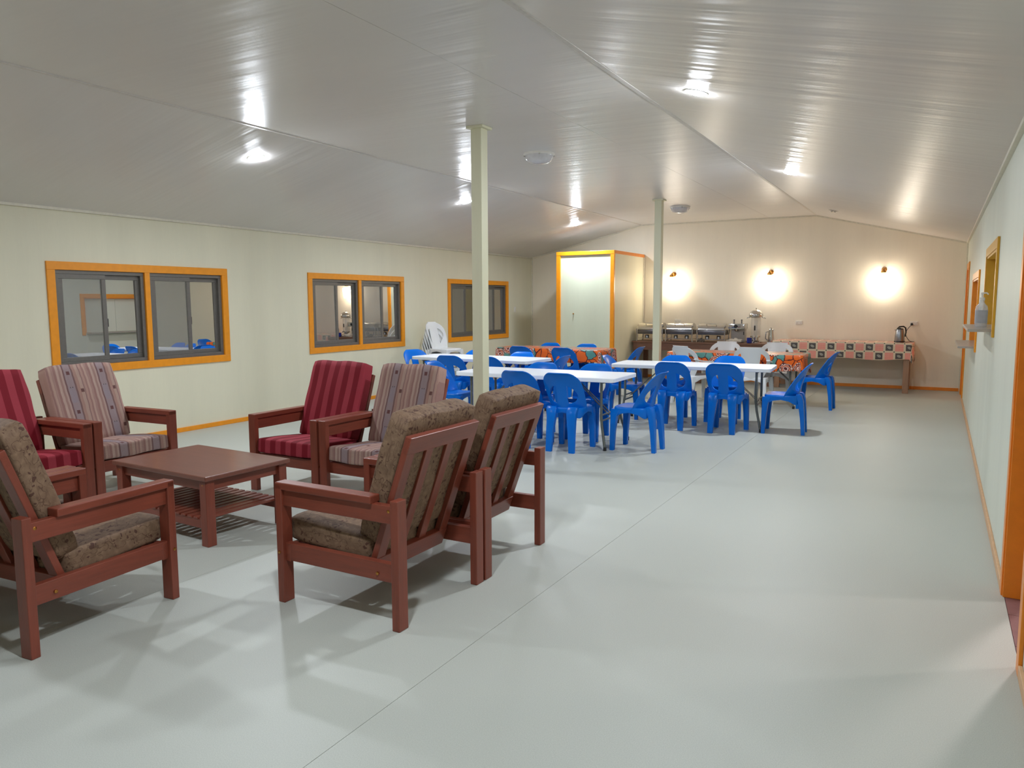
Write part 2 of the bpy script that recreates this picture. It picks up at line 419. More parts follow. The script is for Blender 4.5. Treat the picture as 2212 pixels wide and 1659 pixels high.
# ceiling: four runs of sheet
ce = sroot('ceiling')
def cpanel(x0, x1):
    g = .0015; z0, z1 = zceil(x0), zceil(x1)
    MB().prism([(x0+g, z0), (x1-g, z1), (x1-g, z1+.05), (x0+g, z0+.05)], YF, YB, 'y').obj('ceiling_panel', M['ceil'], ce)
for a, b in ((XL-.02, B1), (B1, -2.88), (-2.88, B2), (B2, XR+.02)): cpanel(a, b)
MB().prism([(XL-.1, ZW+.056), (B1, ZC+.056), (B2, ZC+.056), (XR+.1, ZW+.056), (XR+.1, ZW+.12), (B2, ZC+.12), (B1, ZC+.12), (XL-.1, ZW+.12)], YF, YB, 'y').obj('ceiling_backing', M['seam'], ce)
# cover strips on the breaks and cornices
def strip(name, pts, w, t, mat):
    m = MB()
    for p, q in zip(pts, pts[1:]): m.beam(p, q, w, t, .003)
    return struct(m.obj(name, mat))
strip('trim_1', [(B1, YF, ZC-.002), (B1, YB, ZC-.002)], .036, .010, M['strip'])
strip('trim_2', [(B2, YF, ZC-.002), (B2, YB, ZC-.002)], .036, .010, M['strip'])
strip('trim_3', [(XL+.012, YF, ZW-.004), (XL+.012, YB, ZW-.004)], .034, .034, M['cornice'])
strip('trim_4', [(XR-.012, YF, ZW-.004), (XR-.012, YB, ZW-.004)], .034, .034, M['cornice'])
yb = YB-.012
strip('trim_5', [(XL, yb, ZW-.012), (B1, yb, ZC-.012), (B2, yb, ZC-.012), (XR, yb, ZW-.012)], .03, .03, M['cornice'])
strip('trim_6', [(XL+.01, YB-.01, 0), (XL+.01, YB-.01, ZW)], .028, .028, M['cornice'])
strip('trim_7', [(XR-.01, YB-.01, 0), (XR-.01, YB-.01, ZW)], .028, .028, M['cornice'])
# skirtings
struct(B((XL, YF, 0), (XL+.018, YB, .055), 'baseboard_left', M['orange'], None, .003))
m = MB()
m.box((XL, YB-.018, 0), (-6.56, YB, .055), .003); m.box((-5.32, YB-.018, 0), (XR, YB, .055), .003)
struct(m.obj('baseboard_back', M['orange2']))
m = MB()
for a, b in ((YF, D1[0]-.09), (D1[1]+.09, D2[0]-.09), (D2[1]+.09, YB)): m.box((XR-.016, a, 0), (XR, b, .055), .003)
struct(m.obj('baseboard_right', M['skirt']))

# ---------------------------------------------------------------- windows (left wall)
def window(n, y0, y1):
    w = sroot('window_%d' % n); z0, z1 = WZ0, WZ1; c = .085; ym = (y0+y1)/2
    X = XL
    for lo, hi in (((X-.03, y0, z1-c), (X+.018, y1, z1)), ((X-.03, y0, z0), (X+.018, y1, z0+c)),
                   ((X-.03, y0, z0+c), (X+.018, y0+c, z1-c)), ((X-.03, y1-c, z0+c), (X+.018, y1, z1-c)),
                   ((X-.03, ym-.032, z0+c), (X+.018, ym+.032, z1-c))):
        B(lo, hi, 'casing', M['orange'], w, .003)
    for a, b in ((y0+c, ym-.032), (ym+.032, y1-c)):
        za, zb = z0+c, z1-c; f = .04
        m = MB()
        for lo, hi in (((X-.115, a, za), (X-.008, b, za+f)), ((X-.115, a, zb-f), (X-.008, b, zb)), ((X-.115, a, za+f), (X-.008, a+f, zb-f)), ((X-.115, b-f, za+f), (X-.008, b, zb-f))):
            m.box(lo, hi, .003)
        m.obj('slider_frame', M['alu'], w)
        mid = (a+b)/2; s = .05
        def sash(ya, yb, xa, xb, pane):
            m = MB(); zc, zd = za+f, zb-f
            for lo, hi in (((xa, ya, zc), (xb, yb, zc+s)), ((xa, ya, zd-s), (xb, yb, zd)), ((xa, ya, zc+s), (xb, ya+s, zd-s)), ((xa, yb-s, zc+s), (xb, yb, zd-s))):
                m.box(lo, hi, .004)
            o = m.obj('sash', M['alu'], w); xm = (xa+xb)/2
            zm = (zc+zd)/2; tm = Matrix.Translation((xm, 0, zm)) @ Matrix.Rotation(-.007, 4, 'Y') @ Matrix.Translation((-xm, 0, -zm))
            MB().box((xm-.003, ya+s-.01, zc+s-.01), (xm+.003, yb-s+.01, zd-s+.01), 0, tm).obj('pane', M[pane], o)
            return o
        so = sash(a+f-.005, mid+.05, X-.045, X-.012, 'mirror')
        B((X-.020, a+f+s-.012, za+f+s-.006), (X-.0185, mid+.05-s+.006, zb-f-s+.006), 'insect_screen', M['screen'], so)
        so = sash(mid-.03, b-f+.005, X-.080, X-.047, 'mirror')
        B((X-.047, mid+.052, 1.30), (X-.032, mid+.072, 1.39), 'latch', M['black'], so, .004)
        B((X-.118, a+f, za+f), (X-.112, b-f, zb-f), 'night_backing', M['dark'], w)
for i, (a, b) in enumerate(WIN): window(i+1, a, b)

# ---------------------------------------------------------------- doors and hatches (right wall)
def doorway(n, y0, y1, z1, face, lining, leaf):
    d = sroot('door_%d' % n); a = .085; X = XR
    B((X-.016, y0-a, 0), (X, y0, z1+a), 'architrave', face, d, .003)
    B((X-.016, y1, 0), (X, y1+a, z1+a), 'architrave', face, d, .003)
    B((X-.016, y0, z1), (X, y1, z1+a), 'architrave', face, d, .003)
    B((X-.008, y0, 0), (X+T+.01, y0+.022, z1), 'jamb', lining, d, .002)
    B((X-.008, y1-.022, 0), (X+T+.01, y1, z1), 'jamb', lining, d, .002)
    B((X-.008, y0, z1-.022), (X+T+.01, y1, z1), 'jamb', lining, d, .002)
    B((X+.085, y1-.04, 0), (X+T+.01, y1-.022, z1-.022), 'door_stop', lining, d, .002)
    B((X+.085, y0+.022, 0), (X+T+.01, y0+.04, z1-.022), 'door_stop', lining, d, .002)
    if leaf: B((X+.075, y0+.024, .008), (X+.115, y1-.024, z1-.024), 'door_leaf', M['orange2'], d, .003)
    return d
doorway(1, *D1, M['orange2'], M['orange2'], False)
doorway(2, *D2, M['orange'], M['orange2'], True)
def hatch(n, y0, y1, z0, z1, face, lining):
    d = sroot('window_%d' % n); a = .08; X = XR
    B((X-.018, y0-a, z0-.06), (X, y0, z1+a), 'architrave', face, d, .003)
    B((X-.018, y1, z0-.06), (X, y1+a, z1+a), 'architrave', face, d, .003)
    B((X-.018, y0, z1), (X, y1, z1+a), 'architrave', face, d, .003)
    B((X-.010, y0, z0), (X+T+.005, y0+.02, z1), 'jamb', lining, d)
    B((X-.010, y1-.02, z0), (X+T+.005, y1, z1), 'jamb', lining, d)
    B((X-.010, y0, z1-.02), (X+T+.005, y1, z1), 'jamb', lining, d)
    ym = (y0+y1)/2
    for p, q in ((y0+.022, ym-.002), (ym+.002, y1-.022)): B((X+.085, p, z0+.005), (X+.10, q, z1-.022), 'shutter_panel', M['wall_r'], d, .002)
    B((X-.175, y0+.02, z0-.022), (X+.08, y1-.02, z0), 'counter_shelf', M['acrylic'], d, .003)
    return d
hatch(4, *H1, M['mustard'], M['mustard'])
hatch(5, *H2, M['orange'], M['orange2'])
# kitchen behind the right wall
kx0, kx1 = XR+T, 3.9
struct(B((XR, 2.2, -.06), (kx1, YB, -.004), 'kitchen_floor', M['tile']))
kf = bpy.data.objects['kitchen_floor']
for i in range(3):
    for j in range(5):
        B((XR+.002+i*.40, D1[0]-.55+j*.40, -.004), (XR+.398+i*.40, D1[0]-.154+j*.40, .0), 'tile', M['tile'], kf)
struct(B((kx1, 2.2, -.05), (kx1+.1, YB, 2.65), 'kitchen_wall', M['wall_r']))
struct(B((XR+T, 2.1, -.05), (kx1, 2.2, 2.65), 'kitchen_wall', M['wall_r']))
struct(B((XR+T, YB, -.05), (kx1, YB+.1, 2.65), 'kitchen_wall', M['wall_r']))
struct(B((XR+T, 2.1, 2.6), (kx1, YB+.1, 2.66), 'kitchen_ceiling', M['cornice']))
for i, (x, y) in enumerate(((3.1, 5.7), (1.05, 5.9))):
    t = thing('kitchen_light', ('round white ceiling light in the kitchen beside its outer wall', 'round white ceiling light just inside the kitchen doorway')[i], 'light', (x, y, 2.6), 0)
    MB().lathe([(.12, 0), (.12, -.02), (.11, -.025)], 20).obj('base', M['whitep'], t)
    MB().lathe([(.105, -.025), (.10, -.05), (.05, -.065), (.001, -.068)], 20).obj('diffuser', M['tube'], t)

# ---------------------------------------------------------------- pillars
def pillar(x, y):
    p = sroot('pillar'); a = .055
    B((x-a, y-a, 0), (x+a, y+a, ZC-.02), 'post', M['pillar'], p, .004)
    B((x-a-.032, y-a-.032, ZC-.022), (x+a+.032, y+a+.032, ZC), 'cap_plate', M['pillar'], p, .003)
pillar(-3.69, 5.95); pillar(-3.85, 11.46)

# ---------------------------------------------------------------- cupboard in the back corner
cu = thing('built_in_cupboard', 'tall pale green cupboard with orange framed front in the corner', 'cupboard', (0, 0, 0))
x0, x1, y0, y1, zt = -6.53, -5.33, 13.33, YB-.02, 2.515
B((x0+.01, y0+.05, 0), (x0+.03, y1, zt-.01), 'side_panel', M['wall'], cu)
B((x1-.03, y0+.05, 0), (x1-.01, y1, zt-.01), 'side_panel', M['wall'], cu)
B((x0+.03, y0+.03, 0), (x1-.03, y0+.05, zt-.02), 'front_panel', M['cup'], cu)
B((x0+.03, y0+.05, zt-.03), (x1-.03, y1, zt-.012), 'top_panel', M['gloss_top'], cu)
B((x0, y0, 0), (x0+.085, y0+.055, zt-.07), 'frame_post', M['orange'], cu, .004)
B((x1-.075, y0, 0), (x1, y0+.055, zt-.07), 'frame_post', M['orange'], cu, .004)
B((x0, y0-.004, zt-.07), (x1+.004, y0+.055, zt), 'head_rail', M['orange'], cu, .004)
B((x1-.012, y0+.055, zt-.06), (x1+.006, y1, zt), 'side_rail', M['orange2'], cu, .003)
B((x1-.012, y1-.03, 0), (x1+.004, y1, zt-.06), 'edge_bead', M['cornice'], cu, .003)
MB().lathe([(.012, 0), (.012, -.02), (.006, -.025)], 10).obj('knob', M['brass'], cu, 40, (x0+.36, y0+.028, 1.33), (R(-90), 0, 0))

# ================================================================ LIGHTS
tl = math.atan((ZC-ZW)/(B1-XL)); tr = math.atan((ZC-ZW)/(XR-B2))
def downlight(x, y, on, label, first={}):
    ang = -tl if x < B1 else tr
    t = thing('ceiling_downlight', label, 'light', (x, y, zceil(x)), 0, 'round ceiling downlights'); t.rotation_euler = (0, ang, 0)
    if 'ring' not in first:
        first['ring'] = MB().lathe([(.086, .0), (.085, -.003), (.080, -.005), (.077, -.005), (.077, .0)], 24).mesh('trim_ring', M['whitep'], 40)
        first['lit'] = MB().lathe([(.0765, -.003), (.072, -.0085), (.055, -.0125), (.03, -.0145), (.001, -.015)], 20).mesh('diffuser', M['led'], 60)
        first['off'] = MB().lathe([(.069, -.006), (.05, .001), (.001, .004)], 20).mesh('diffuser', M['domeglass'], 60)
        first['bead'] = MB().lathe([(.001, -.034), (.014, -.028), (.018, -.016), (.012, -.004)], 12).mesh('glint_bead', M['steel'], 60)  # steel beads added to imitate glints on the switched-off fitting
    part('trim_ring', first['ring'], t); part('diffuser', first['lit' if on else 'off'], t)
    if not on:
        for k in range(3):
            o = part('glint_bead', first['bead'], t); o.location = (.03*math.cos(k*2.09), .03*math.sin(k*2.09), -.002)
lx, rx = -5.975, -1.548
downlight(lx, 5.44, True, 'lit downlight on the slope above the first and second windows')
downlight(lx, 9.27, True, 'lit downlight on the slope beside the near pillar top')
downlight(lx, 13.0, True, 'lit downlight on the slope just in front of the corner cupboard')
downlight(rx, 5.36, True, 'larger looking lit downlight on the slope over the open floor')
downlight(rx, 9.19, True, 'smaller looking lit downlight on the slope towards the sconces')
downlight(-1.57, 13.3, False, 'unlit downlight with small glinting beads near the back wall')
for y in (1.6,):
    downlight(rx, y, True, 'lit downlight on the doorway side slope over the camera')
    downlight(lx, y, True, 'lit downlight on the window side slope behind the armchairs' if y > 0 else 'lit downlight on the window side slope by the front wall')
def oyster(x, y, label):
    t = thing('ceiling_dome_light', label, 'light', (x, y, ZC), 0, 'unlit dome lights on the flat ceiling')
    MB().lathe([(.165, 0), (.165, -.016), (.155, -.022)], 28).obj('base_ring', M['whitep'], t, 40)
    MB().lathe([(.152, -.018), (.147, -.05), (.12, -.085), (.07, -.104), (.001, -.11)], 28).obj('dome', M['domeglass'], t, 60)
    for k in range(4):
        a = k*PI/2+.5
        MB().lathe([(.001, -.012), (.008, -.008), (.008, .006)], 8).obj('clip', M['steel'], t, 60, (.158*math.cos(a), .158*math.sin(a), -.022))
oyster(-3.79, 7.32, 'unlit glass dome light between the two pillars')
oyster(-3.84, 12.5, 'unlit glass dome light just behind the far pillar')
def sconce(x, label):
    t = thing('wall_sconce', label, 'lamp', (x, YB, 2.10), 0, 'lit sconces on the back wall')
    MB().lathe([(.045, 0), (.045, .014), (.03, .03)], 18).obj('wall_plate', M['brass'], t, 40, (0, 0, 0), (R(90), 0, 0))
    MB().tube([(0, -.02, 0), (0, -.09, .025), (0, -.155, .015), (0, -.165, -.03)], .011, 10).obj('arm', M['brass'], t, 50)
    MB().lathe([(.02, .02), (.042, .0), (.045, -.035), (.03, -.045)], 18).obj('cap', M['brass'], t, 40, (0, -.165, -.02))
    MB().lathe([(.032, -.075), (.096, -.095), (.104, -.15), (.096, -.21), (.082, -.27), (.076, -.345), (.001, -.35)], 24).obj('shade', M['warm'], t, 50, (0, -.165, 0))
sconce(-4.70, 'lit sconce above the first chafing dish beside the far pillar')
sconce(-2.815, 'lit sconce above the juice dispenser')
sconce(-.89, 'lit sconce above the checked tablecloth near the kettle')

# ---------------------------------------------------------------- switch plates
def outlet(x, z, label, group='double power points on the back wall'):
    t = thing('power_outlet', label, 'outlet', (x, YB, z), 0, group)
    MB().box((-.06, -.012, -.036), (.06, 0, .036), .004).obj('plate', M['whitep'], t)
    for s in (-1, 1):
        MB().box((s*.038-.008, -.017, .006), (s*.038+.008, -.011, .024), .002).obj('rocker', M['whitep'], t)
        m = MB()
        for dx in (-.009, .009): m.box((s*.03+dx-.0015, -.0135, -.02), (s*.03+dx+.0015, -.0115, -.008))
        m.obj('socket', M['black'], t)
    return t
outlet(-4.61, 1.165, 'white double outlet above the middle chafing dish')
outlet(-2.287, 1.157, 'white double outlet above the end of the checked cloth')
outlet(-.384, 1.16, 'white double outlet with the black kettle plug in it')
t = thing('light_switch', 'small white light switch on the wall past the last window', 'switch', (XL, 14.21, 1.40))
MB().box((0, -.036, -.058), (.01, .036, .058), .003).obj('plate', M['whitep'], t)
MB().box((.009, -.010, -.018), (.016, .010, .018), .002).obj('rocker', M['whitep'], t)

# ================================================================ LOUNGE ARMCHAIRS
def cushion_mesh(name, w, l, t, mat, bulge=.008, r=.022, seed=0):
    b = bmesh.new(); nx, ny, nz = 10, 10, 4; rnd = random.Random(seed)
    bmesh.ops.create_cube(b, size=1)
    bmesh.ops.subdivide_edges(b, edges=b.edges[:], cuts=11, use_grid_fill=True)
    hx, hy, hz = w/2, l/2, t/2
    ph = [rnd.uniform(0, 6) for _ in range(4)]
    for v in b.verts:
        p = Vector((v.co.x*w, v.co.y*l, v.co.z*t))
        c = Vector((max(-hx+r, min(hx-r, p.x)), max(-hy+r, min(hy-r, p.y)), max(-hz+r, min(hz-r, p.z))))
        d = p-c
        if d.length > 1e-6: p = c + d.normalized()*min(r, max(abs(d.x), abs(d.y), abs(d.z)))
        ex, ey, ez = p.x/hx, p.y/hy, p.z/hz
        p.z += bulge*ez*max(0, (1-ex*ex))*max(0, (1-ey*ey)) + .004*math.sin(p.x*17+ph[0])*math.sin(p.y*13+ph[1])
        p.x += .010*ex*max(0, 1-ey*ey) + .003*math.sin(p.y*21+ph[2]); p.y += .008*ey*max(0, 1-ex*ex) + .003*math.sin(p.x*23+ph[3])
        v.co = p
    m = MB(); m.bm.free(); m.bm = b
    return m.mesh(name, mat, 80)
def piping_mesh(w, l, t, mat, r=.03):
    m = MB()
    for s in (-1, 1):
        pts = []
        for k in range(41):
            a = 2*PI*k/40; ca, sa = math.cos(a), math.sin(a); e = .16
            pts.append(((w/2-.006)*math.copysign(abs(ca)**e, ca), (l/2-.006)*math.copysign(abs(sa)**e, sa), s*(t/2-.016)))
        m.tube(pts, .004, 5, False)
    return m.mesh('piping', mat, 80)
CW, CD = .38, .395
tilt = R(20)
def frame_meshes():
    f = {}
    f['leg'] = MB().box((-.036, -.0215, 0), (.036, .0215, .632), .004).mesh('leg', M['woodz'])
    f['arm_rail'] = MB().box((-.019, -CD+.03, .514), (.019, CD-.03, .602), .003).mesh('arm_rail', M['woody'])
    f['arm_cap'] = MB().box((-.0365, -.235, .600), (.0365, CD, .638), .005).mesh('arm_cap', M['woody'])
    f['side_rail'] = MB().box((-.019, -CD+.03, .226), (.019, CD-.03, .318), .003).mesh('side_rail', M['woody'])
    f['front_rail'] = MB().box((-.36, -.016, .222), (.36, .016, .312), .003).mesh('front_rail', M['woodx'])
    f['seat_slat'] = MB().box((-.33, -.025, -.009), (.33, .025, .009), .002).mesh('seat_slat', M['woodx'])
    f['stile'] = MB().box((-.034, -.017, 0), (.034, .017, .735), .003).mesh('stile', M['woodz'])
    f['slat'] = MB().box((-.030, -.012, 0), (.030, .012, .60), .003).mesh('slat', M['woodz'])
    f['top_rail'] = MB().box((-.302, -.0175, 0), (.302, .0175, .09), .004).mesh('top_rail', M['woodx'])
    f['bottom_rail'] = MB().box((-.302, -.0175, 0), (.302, .0175, .10), .004).mesh('bottom_rail', M['woodx'])
    f['bolt'] = MB().lathe([(.0085, -.001), (.0085, .003), (.004, .004)], 10).mesh('bolt', M['brass'])
    return f
FM = frame_meshes(); CUSH = {}
def armchair(loc, rz, fab, label):
    t = thing('lounge_armchair', label, 'armchair', (*loc, 0), rz, 'wooden lounge armchairs around the coffee table')
    if fab not in CUSH:
        CUSH[fab] = (cushion_mesh('seat_cushion', .61, .545, .125, M[fab], seed=len(fab)), cushion_mesh('back_cushion', .595, .67, .125, M[fab], seed=3),
                     piping_mesh(.61, .545, .125, M[fab]), piping_mesh(.595, .67, .125, M[fab]))
    def P(n, x, y, z=0, rot=None):
        o = part(n, FM[n], t); o.location = (x, y, z)
        if rot: o.rotation_euler = rot
        return o
    for s in (-1, 1):
        x = s*(CW-.036)
        P('leg', x, CD-.0215); P('leg', x, -CD+.0215)
        P('arm_rail', s*(CW-.035), 0); P('arm_cap', s*(CW-.0365), 0); P('side_rail', s*(CW-.04), 0)
        for (y, z) in ((CD-.0185, .27), (-CD+.065, .575), (-CD+.14, .262)):
            o = P('bolt', s*CW*(1 if y > 0 else .952), y, z, (0, s*PI/2, 0))
        P('stile', s*.268, -.155, .225, (tilt, 0, 0)); P('slat', s*.089, -.168, .28, (tilt, 0, 0))
    P('front_rail', 0, CD-.06); P('bottom_rail', 0, -.155, .215, (tilt, 0, 0))
    dy, dz = -math.sin(tilt)*.655, math.cos(tilt)*.655
    P('top_rail', 0, -.155+dy, .225+dz, (tilt, 0, 0))
    for k in range(4): P('seat_slat', 0, .26-k*.12, .303-k*.012, (R(-5), 0, 0))
    sc, bc, sp, bp = CUSH[fab]
    o = link('seat_cushion', sc, t, (0, .108, .362), (R(4.3), 0, 0)); link('piping', sp, o)
    # the back cushion leans on the stiles; its local y runs up
    o = link('back_cushion', bc, t, (0, -.248, .708), (PI/2+tilt*.97, 0, 0)); link('piping', bp, o)
    return t
armchair((-2.54, 3.09), R(90), 'brownf', 'brown cushioned armchair seen from behind, standing nearer the open floor corner')
armchair((-2.545, 3.862), R(91), 'brownf', 'brown cushioned armchair seen from behind, closer to the dining tables')
armchair((-3.79, 2.075), R(4.3), 'brownf', 'brown cushioned armchair whose long arm points at the coffee table')
armchair((-4.562, 2.02), R(4.3), 'brownf', 'brown cushioned armchair mostly cut off, one arm showing past its neighbour')
armchair((-4.575, 4.715), R(180), 'red', 'red striped armchair beside a beige one, whole seat in view')
armchair((-3.80, 4.72), R(180), 'beige', 'beige patterned armchair partly hidden by the brown chair backs')
armchair((-6.03, 3.02), R(-87), 'red', 'red striped armchair cut by the picture edge')
armchair((-6.07, 3.792), R(-87), 'beige', 'beige patterned armchair in front of the first window')

# ---------------------------------------------------------------- coffee table
ct = thing('coffee_table', 'square reddish wooden coffee table with slatted lower shelf between armchairs', 'table', (-4.468, 3.468, 0), R(-2.5))
hx, hy = .515, .345
MB().box((-hx, -hy, .432), (hx, hy, .463), .006).obj('tabletop', M['table_wood'], ct)
for sx in (-1, 1):
    for sy in (-1, 1):
        MB().box((sx*(hx-.055)-.033, sy*(hy-.05)-.033, 0), (sx*(hx-.055)+.033, sy*(hy-.05)+.033, .433), .004).obj('leg', M['woodz'], ct)
        MB().lathe([(.006, 0), (.006, .003), (.003, .004)], 8).obj('bolt', M['brass'], ct, None, (sx*(hx-.055), sy*(hy-.02), .40), (R(-90*sy), 0, 0))
for s in (-1, 1):
    MB().box((-hx+.08, s*(hy-.05)-.012, .362), (hx-.08, s*(hy-.05)+.012, .433), .003).obj('apron', M['woodx'], ct)
    MB().box((s*(hx-.055)-.012, -hy+.07, .362), (s*(hx-.055)+.012, hy-.07, .433), .003).obj('apron', M['woody'], ct)
    MB().box((-hx+.08, s*(hy-.05)-.014, .108), (hx-.08, s*(hy-.05)+.014, .168), .003).obj('shelf_rail', M['woodx'], ct)
sl = MB().box((-.0215, -hy+.03, .168), (.0215, hy-.03, .182), .002).mesh('slat', M['woody'])
for k in range(14): part('slat', sl, ct).location = (-.42+k*.0646, 0, 0)

# ================================================================ PLASTIC CHAIRS
def shell_back(zs, Wf, hole, yf, curl):
    """rows at heights zs; Wf half width; hole(z)->(hi,ho); yf(z,u) depth"""
    m = MB(); rows = []
    nb, ns = 4, 6
    for z in zs:
        hi, ho = hole(z); w = Wf(z); xs = []
        xs += [-w+(w-ho)*k/nb for k in range(nb+1)]
        xs += [-hi+2*hi*k/ns for k in range(ns+1)]
        xs += [ho+(w-ho)*k/nb for k in range(nb+1)]
        rows.append([m.bm.verts.new((x, yf(z, x), z)) for x in xs])
    for r0, r1 in zip(rows, rows[1:]):
        for i in range(len(r0)-1):
            if i in (nb, nb+1+ns): continue
            m.bm.faces.new((r0[i], r0[i+1], r1[i+1], r1[i]))
    bmesh.ops.remove_doubles(m.bm, verts=m.bm.verts[:], dist=.0008)
    return m
def solid(o, t, off=0.0):
    md = o.modifiers.new('thickness', 'SOLIDIFY'); md.thickness = t; md.offset = off
    md = o.modifiers.new('edge', 'BEVEL'); md.width = t*.35; md.segments = 2; md.limit_method = 'ANGLE'; md.angle_limit = R(50)
    return o
def rrect(hx, hy, n=40, e=.35, cy=0.0):
    out = []
    for k in range(n):
        a = 2*PI*k/n; c, s = math.cos(a), math.sin(a)
        out.append((hx*math.copysign(abs(c)**e, c), cy+hy*math.copysign(abs(s)**e, s)))
    return out
def seat_shell(hx, hy, cy, z, skirt, mat, name='seat', drop=.055):
    m = MB(); rings = []
    for f, zz in ((1.0, z-skirt), (1.0, z-.016), (.985, z-.005), (.955, z), (.86, z-.003), (.6, z-.012), (.3, z-.016), (.02, z-.017)):
        rg = []
        for x, y in rrect(hx, hy, 44, .42, cy):
            q = min(1, abs(x/hx)*abs((y-cy)/hy)/.75)**2.5
            rg.append((x*f, cy+(y-cy)*f, zz-(drop*q if zz == z-skirt else 0)))
        rings.append(rg)
    m.loft(rings, False)
    m.bm.faces.new(m.bm.verts[-44:])
    return m.obj(name, mat, None, 45)
def leg_mesh(levels, mat):
    m = MB(); rings = []
    for z, cx, cy, hx, hy in levels:
        c = .18
        rings.append([(cx-hx, cy-hy*(1-c), z), (cx-hx*(1-c), cy-hy, z), (cx+hx*(1-c), cy-hy, z), (cx+hx, cy-hy*(1-c), z),
                      (cx+hx, cy+hy*(1-c), z), (cx+hx*(1-c), cy+hy, z), (cx-hx*(1-c), cy+hy, z), (cx-hx, cy+hy*(1-c), z)])
    m.loft(rings); return m.mesh('leg', mat, 40)
def blue_chair():
    t = thing('plastic_chair', '', 'chair')
    z0, z1 = .445, .83
    def Wf(z):
        r = .115; w = .205 + .012*math.sin((z-.45)/.38*PI)
        if z > z1-r: w = w - r + math.sqrt(max(0, r*r-(z-(z1-r))**2))
        return w
    def hole(z):
        a, b = .505, .695
        hi = .058 + .03*max(0, (.56-z)/.1)**2
        if z <= a or z >= b: return hi, hi
        tt = (z-a)/(b-a); return hi, hi + .098*(math.sin(PI*tt**.85))**.55
    def yf(z, x):
        k = (z-.445)/.385
        y = -.165 - .075*k - .055*k*k*k
        if z > .815: y -= .012*(z-.815)/.015
        return y + (.115*(1-k)**1.5+.03)*(x/.2)**2
    zs = [.425, .445, .47, .49, .505, .515, .53, .55, .575, .60, .625, .65, .67, .685, .695, .715, .735, .755, .775, .795, .81, .82, .827, .83]
    o = solid(shell_back(zs, Wf, hole, yf, .01).obj('backrest', M['blue'], None, 50), .010)
    o.parent = t
    s = seat_shell(.205, .195, .015, .463, .055, M['blue']); solid(s, .007, -1); s.parent = t
    for sx in (-1, 1):
        part('leg', leg_mesh([(0, sx*.184, .205, .027, .021), (.2, sx*.181, .199, .031, .026), (.36, sx*.174, .188, .034, .034), (.405, sx*.170, .178, .035, .045), (.44, sx*.166, .165, .036, .05)], M['blue']), t)
        part('leg', leg_mesh([(0, sx*.130, -.236, .031, .020), (.2, sx*.123, -.222, .038, .024), (.34, sx*.114, -.206, .046, .029), (.40, sx*.112, -.195, .052, .034), (.45, sx*.116, -.178, .056, .036), (.472, sx*.118, -.172, .050, .026)], M['blue']), t)
    return t
def white_chair(arms=True):
    t = thing('resin_armchair' if arms else 'resin_chair', '', 'chair')
    z0, z1 = .43, .89
    def Wf(z):
        w = .255 if arms else .225
        r = .20; rz = .15
        if z > z1-rz:
            k = (z-(z1-rz))/rz; w = w - r + r*math.sqrt(max(0, 1-k*k))
        elif z < .66: w -= .10*((.66-z)/.23)**1.2*(1 if arms else .3)
        return w
    def hole(z):
        a, b = (.50, .80) if arms else (.53, .78)
        hi = (.085 + .055*(z-.43)/.35) if arms else .10
        if z <= a or z >= b: return hi, hi
        tt = (z-a)/(b-a); g = math.sin(PI*tt**1.3)**.6
        return hi, hi + max(.001, (Wf(z)-.042-hi))*g
    def yf(z, x):
        k = (z-.43)/.46
        return -.19 - .085*k - .03*k*k + (.10*(1-k)+.05)*(x/.25)**2
    zs = [.42, .44, .47, .50, .515, .535, .56, .59, .62, .65, .68, .71, .735, .76, .78, .80, .82, .84, .855, .87, .88, .887, .89]
    o = solid(shell_back(zs, Wf, hole, yf, .01).obj('backrest', M['lattice' if arms else 'white'], None, 50), .013); o.parent = t
    s = seat_shell(.225, .215, .02, .445, .045, M['white']); solid(s, .007, -1); s.parent = t
    for sx in (-1, 1):
        xf = .235 if arms else .20
        part('leg', leg_mesh([(0, sx*(xf+.005), .23, .024, .022), (.2, sx*xf, .222, .028, .026), (.38, sx*(xf-.012), .21, .033, .032), (.43, sx*(xf-.02), .205, .034, .035)], M['white']), t)
        part('leg', leg_mesh([(0, sx*.205, -.25, .026, .022), (.2, sx*.20, -.232, .03, .026), (.38, sx*.185, -.20, .034, .034), (.43, sx*.18, -.185, .034, .04)], M['white']), t)
        if arms:
            m = MB(); pts = [(sx*.236, -.205, .70), (sx*.262, -.14, .675), (sx*.27, -.02, .66), (sx*.268, .12, .652), (sx*.262, .205, .63), (sx*.252, .235, .56), (sx*.235, .225, .43)]
            rings = []
            for i, p in enumerate(pts):
                d = (Vector(pts[min(i+1, 6)])-Vector(pts[max(i-1, 0)])).normalized(); sd = Vector((1, 0, 0)); up = sd.cross(d).normalized()
                c = Vector(p); rings.append([c+sd*a*.026+up*b*.010 for a, b in ((-1, -.6), (-.7, -1), (.7, -1), (1, -.6), (1, .6), (.7, 1), (-.7, 1), (-1, .6))])
            part('arm', m.loft(rings).mesh('arm', M['white'], 50), t)
    return t
BC = blue_chair(); used = [False]
def place(proto, used, x, y, rz, label, group, z=0):
    if not used[0]:
        used[0] = True; proto.location = (x, y, z); proto.rotation_euler = (0, 0, rz); proto['label'] = label; proto['group'] = group; return proto
    return dup(proto, (x, y, z), rz, label, group)
N_, S_, E_, W_ = 0, PI, -PI/2, PI/2       # the way a chair faces
GB = 'blue plastic chairs around the dining tables'
